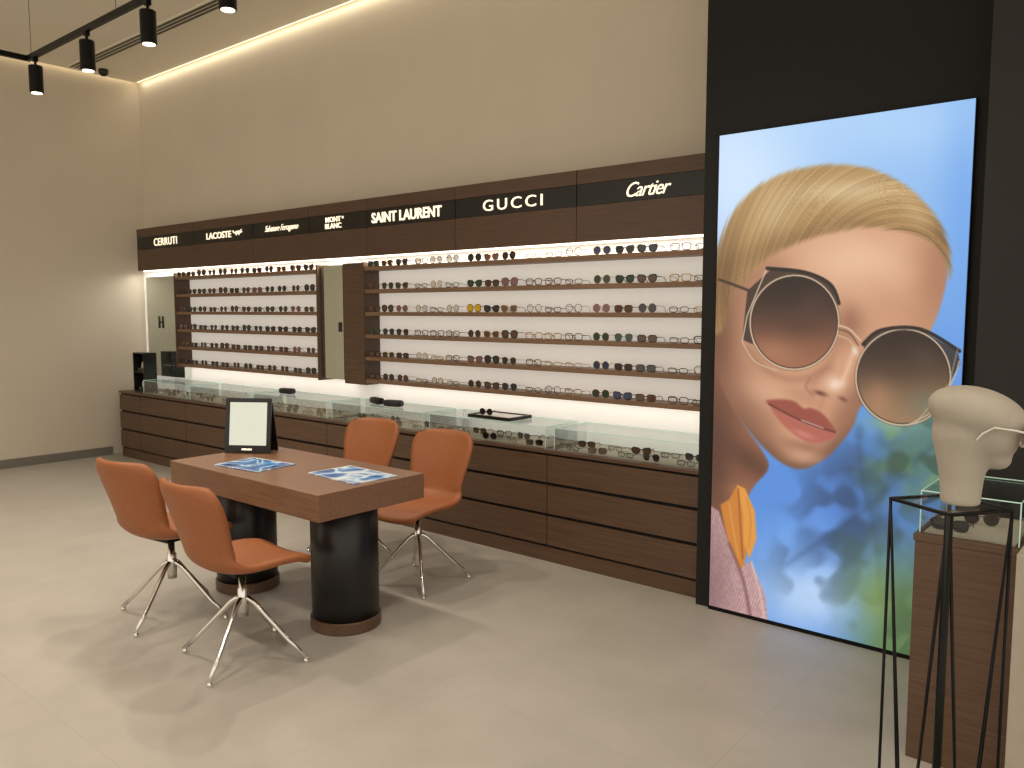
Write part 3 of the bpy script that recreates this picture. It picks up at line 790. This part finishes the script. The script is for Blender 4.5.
blend(stroke([(964, 362), (958, 380), (940, 410), (912, 426)], 0.6, 0.6), gold)
blend(stroke([(866, 345), (884, 331), (924, 330), (964, 352)], 1.8, 0.9), (30, 23, 23))
blend(stroke([(962, 350), (954, 384), (920, 424)], 0.4, 0.6, False)*0.7, (210, 192, 166))
blend(stroke([(841, 326), (852, 330), (863, 341)], 0.9, 0.7), (204, 176, 142))
blend(stroke([(840, 336), (852, 341), (859, 351)], 0.7, 0.7), (194, 164, 130))
blend(stroke([(841, 330), (852, 334), (861, 346)], 0.6, 0.8)*0.8, (80, 54, 42))
blend(blob(858, 352, 2.5, 4.5, -20)*0.8, (230, 210, 190))
blend(stroke([(752, 292), (736, 286), (719, 280)], 1.3, 0.9), (60, 42, 36))
img = np.clip(img, 0, 255)/255
linc = np.where(img <= 0.04045, img/12.92, ((img+0.055)/1.055)**2.4)
px = PX0+(PX1-PX0)*Sg.ravel(); pz = PZ1+(PZ0-PZ1)*Tg.ravel()
pc = empty('lightbox_poster', ((PX0+PX1)/2, PY, 0), label='tall backlit advertising poster of a blonde woman in round sunglasses', category='poster')
vx = np.stack([px-(PX0+PX1)/2, np.full(px.size, 0.0), pz], 1)
idx = np.arange(NU*NV).reshape(NV, NU)
quads = np.stack([idx[:-1, :-1], idx[1:, :-1], idx[1:, 1:], idx[:-1, 1:]], -1).reshape(-1, 4)
me = bpy.data.meshes.new('poster_print')
me.vertices.add(NU*NV); me.vertices.foreach_set('co', vx.ravel())
me.loops.add(quads.size); me.loops.foreach_set('vertex_index', quads.ravel())
me.polygons.add(len(quads)); me.polygons.foreach_set('loop_start', np.arange(0, quads.size, 4)); me.polygons.foreach_set('loop_total', np.full(len(quads), 4))
me.update(); me.validate()
ca = me.color_attributes.new('print', 'FLOAT_COLOR', 'POINT')
ca.data.foreach_set('color', np.concatenate([linc, np.ones((len(linc), 1))], 1).astype(np.float32).ravel())
m = bpy.data.materials.new('backlit_print'); m.use_nodes = True; nt = m.node_tree; b = nt.nodes['Principled BSDF']
at = nt.nodes.new('ShaderNodeVertexColor'); at.layer_name = 'print'
b.inputs['Base Color'].default_value = (0.02, 0.02, 0.02, 1); b.inputs['Roughness'].default_value = 0.5
nt.links.new(at.outputs['Color'], b.inputs['Emission Color']); b.inputs['Emission Strength'].default_value = 1.06
m.cycles.emission_sampling = 'NONE'
me.materials.append(m)
obj('printed_fabric', me, (0, 0, 0), pc, world=False)
for nm, a in (('frame_rail', (PX0-0.004, PX1+0.004, PY-0.003, PY+0.018, PZ1, PZ1+0.004)), ('frame_rail', (PX0-0.004, PX1+0.004, PY-0.003, PY+0.018, 0.0, PZ0)),
              ('frame_rail', (PX0-0.004, PX0, PY-0.003, PY+0.018, PZ0, PZ1)), ('frame_rail', (PX1, PX1+0.004, PY-0.003, PY+0.018, PZ0, PZ1))):
    box(nm, *a, M_blackm, pc)
box('light_box', PX0, PX1, PY+0.004, PY+0.018, PZ0, PZ1, M_black, pc)

# ------------------------------------------------------------------ low wooden plinth with glass box
pl = empty('display_plinth', (-0.5, 3.25, 0), label='dark walnut display plinth below a small glass box', category='plinth')
box('body', -0.70, -0.388, 3.05, 3.50, 0.0, 0.795, M_wood, pl, bev=0.002)
box('plinth_top', -0.705, -0.386, 3.045, 3.505, 0.795, 0.82, M_wood, pl, bev=0.002)
glass_case(-0.69, -0.39, 3.07, 3.48, 0.82, 0.97, 'small clear glass box on the walnut plinth')
for (x, y, rz) in ((-0.61, 3.14, 0.0), (-0.54, 3.30, 0.1)):
    eyewear((x, y, 0.824), 'S', 'sunglasses in the small glass box', 'in the small glass box', True, rz, sc=0.84)
box('cream_pedestal', -0.380, 0.1, 2.95, 3.5, 0, 0.83, M_liner, bev=0.003, label='plain cream painted pedestal beside the walnut plinth', category='pedestal')

# ------------------------------------------------------------------ wire stand with mannequin head
cx, cy, zt = -0.437, 2.235, 1.12
fw = Vector((0.192, -0.981, 0)); rt = Vector((0.981, 0.192, 0))
cor = [-rt*0.134, fw*0.12, rt*0.134, -fw*0.12]
sd = empty('wire_display_stand', (cx, cy, 0), label='tall black geometric wire stand carrying a display head', category='display stand')
def rod(nm, pts, r, closed=False):
    bm = bmesh.new(); tube(bm, pts, r, 8, closed, ref=(0, 0, 1) if closed else None)
    obj(nm, finish(bm, nm, M_blackm, True), (0, 0, 0), sd, world=False)
rod('top_frame', [c+Vector((0, 0, zt-0.005)) for c in cor], 0.005, True)
rod('bottom_frame', [c+Vector((0, 0, 0.006)) for c in cor], 0.006, True)
for i in range(4):
    rod('upright_rod', [cor[i]+Vector((0, 0, zt-0.006)), cor[i]+Vector((0, 0, 0.006))], 0.010 if i == 1 else 0.004)
    mid = (cor[i]+cor[(i+1) % 4])/2+Vector((0, 0, 0.006))
    rod('diagonal_rod', [cor[i]+Vector((0, 0, zt-0.006)), mid], 0.003)
    rod('diagonal_rod', [cor[(i+1) % 4]+Vector((0, 0, zt-0.006)), mid], 0.003)
bm = bmesh.new()
f = [bm.verts.new(c*0.97+Vector((0, 0, zt-0.004))) for c in cor]; g_ = [bm.verts.new(c*0.97+Vector((0, 0, zt))) for c in cor]
bm.faces.new(f); bm.faces.new(g_)
for i in range(4): bm.faces.new((f[i], f[(i+1) % 4], g_[(i+1) % 4], g_[i]))
obj('glass_plate', finish(bm, 'plate', M_glass), (0, 0, 0), sd, world=False)
# head : bulky smooth cranium tilted over a tapering neck
bm = bmesh.new()
def ellip(c, r, ry=0):
    q = bmesh.ops.create_uvsphere(bm, u_segments=32, v_segments=20, radius=1)
    mt = Matrix.Translation(c) @ Matrix.Rotation(math.radians(ry), 4, 'Y') @ Matrix.Diagonal((*r, 1))
    bmesh.ops.transform(bm, matrix=mt, verts=q['verts'])
ellip((0.018, 0, 0.228), (0.112, 0.088, 0.064), 14)
ellip((0.040, 0, 0.178), (0.076, 0.070, 0.066), 30)
ellip((0.058, 0, 0.128), (0.044, 0.044, 0.034), 35)
lathe(bm, [(0.046, 0.0), (0.046, 0.02), (0.049, 0.06), (0.058, 0.11), (0.072, 0.17), (0.066, 0.22)], 28, ox=-0.008)
me = finish(bm, 'head', M_cream, True)
to = bpy.data.objects.new('tmp', me); C.objects.link(to)
md = to.modifiers.new('r', 'REMESH'); md.mode = 'VOXEL'; md.voxel_size = 0.004; md.use_smooth_shade = True
ms = to.modifiers.new('s', 'SMOOTH'); ms.factor = 0.7; ms.iterations = 26
dg = bpy.context.evaluated_depsgraph_get(); dg.update()
hme = bpy.data.meshes.new_from_object(to.evaluated_get(dg)); bpy.data.objects.remove(to)
for p in hme.polygons: p.use_smooth = True
hme.materials.clear(); hme.materials.append(M_cream)
HR = math.radians(18)
hx, hy = cx+0.030, cy+0.005
hd_ = obj('mannequin_head', hme, (hx, hy, zt+0.001), rot=(0, 0, HR))
tag(hd_, 'pale grey abstract mannequin head on the black wire stand', 'mannequin head')
fr, b1, b2, cxo, H = glasses_meshes('big', M_white)
l1 = finish(b1, 'lens', M_ln[1]); l2 = finish(b2, 'lens', M_ln[1])
R = Matrix.Translation((hx, hy, zt+0.001)) @ Matrix.Rotation(HR, 4, 'Z') @ Matrix.Translation((0.124, 0, 0.142)) @ Matrix.Rotation(math.radians(12), 4, 'Y') @ Matrix.Rotation(math.pi/2, 4, 'Z')
g_o = obj('sunglasses', fr); g_o.matrix_world = R; g_o.scale = (1.10, 0.98, 1.15)
tag(g_o, 'white framed sunglasses worn by the mannequin head', 'sunglasses')
obj('lens', l1, (cxo, 0, H), g_o, world=False); obj('lens', l2, (-cxo, 0, H), g_o, world=False)

# ------------------------------------------------------------------ lights
def area(loc, tgt, sx, sy, energy, col=(1, 0.88, 0.72)):
    L = bpy.data.lights.new('area', 'AREA'); L.shape = 'RECTANGLE'; L.size = sx; L.size_y = sy; L.energy = energy; L.color = col
    o = bpy.data.objects.new('area_light', L); C.objects.link(o); o.location = loc
    o.rotation_euler = (Vector(tgt)-Vector(loc)).to_track_quat('-Z', 'Y').to_euler()
    return o
for (x, y) in ((-7.6, 0.4), (-5.6, 0.4), (-3.6, 0.6), (-1.6, 0.6), (-3.2, 2.6), (-1.8, 2.4), (0.3, 1.4), (-0.5, -0.8), (-3, -1.4), (-6.5, -1.4)):
    spot((x, y, 4.05), (x, y+0.15, 0), 60 if x > 0 else 94, 105)
area((-5.5, 4.315, 2.015), (-5.5, 4.40, 1.0), 7.1, 0.02, 20, (1, 0.96, 0.89))
area((-5.5, 4.36, 1.005), (-5.5, 4.42, 0.6), 7.0, 0.02, 3.5, (1, 0.95, 0.87))
area((-5.5, YW-0.04, 4.11), (-5.5, YW-0.025, 0), 7.1, 0.03, 5.5, (1, 0.90, 0.72))
area((XL+0.04, 1.0, 4.11), (XL+0.025, 1.0, 0), 0.03, 6.8, 5, (1, 0.90, 0.72))

w = bpy.data.worlds.new('world'); S.world = w; w.use_nodes = True
w.node_tree.nodes['Background'].inputs[0].default_value = (1.0, 0.895, 0.755, 1); w.node_tree.nodes['Background'].inputs[1].default_value = 1.2  # warm ambient added as soft fill through the left-out walls

# ------------------------------------------------------------------ camera
cam = bpy.data.cameras.new('camera'); cam.sensor_width = 36; cam.lens = 810/1024*36; cam.clip_start = 0.05
co = bpy.data.objects.new('camera', cam); C.objects.link(co); co.location = (0, 0, 1.6)
co.rotation_euler = (math.radians(90-5.2), 0, math.radians(39.87))
S.camera = co
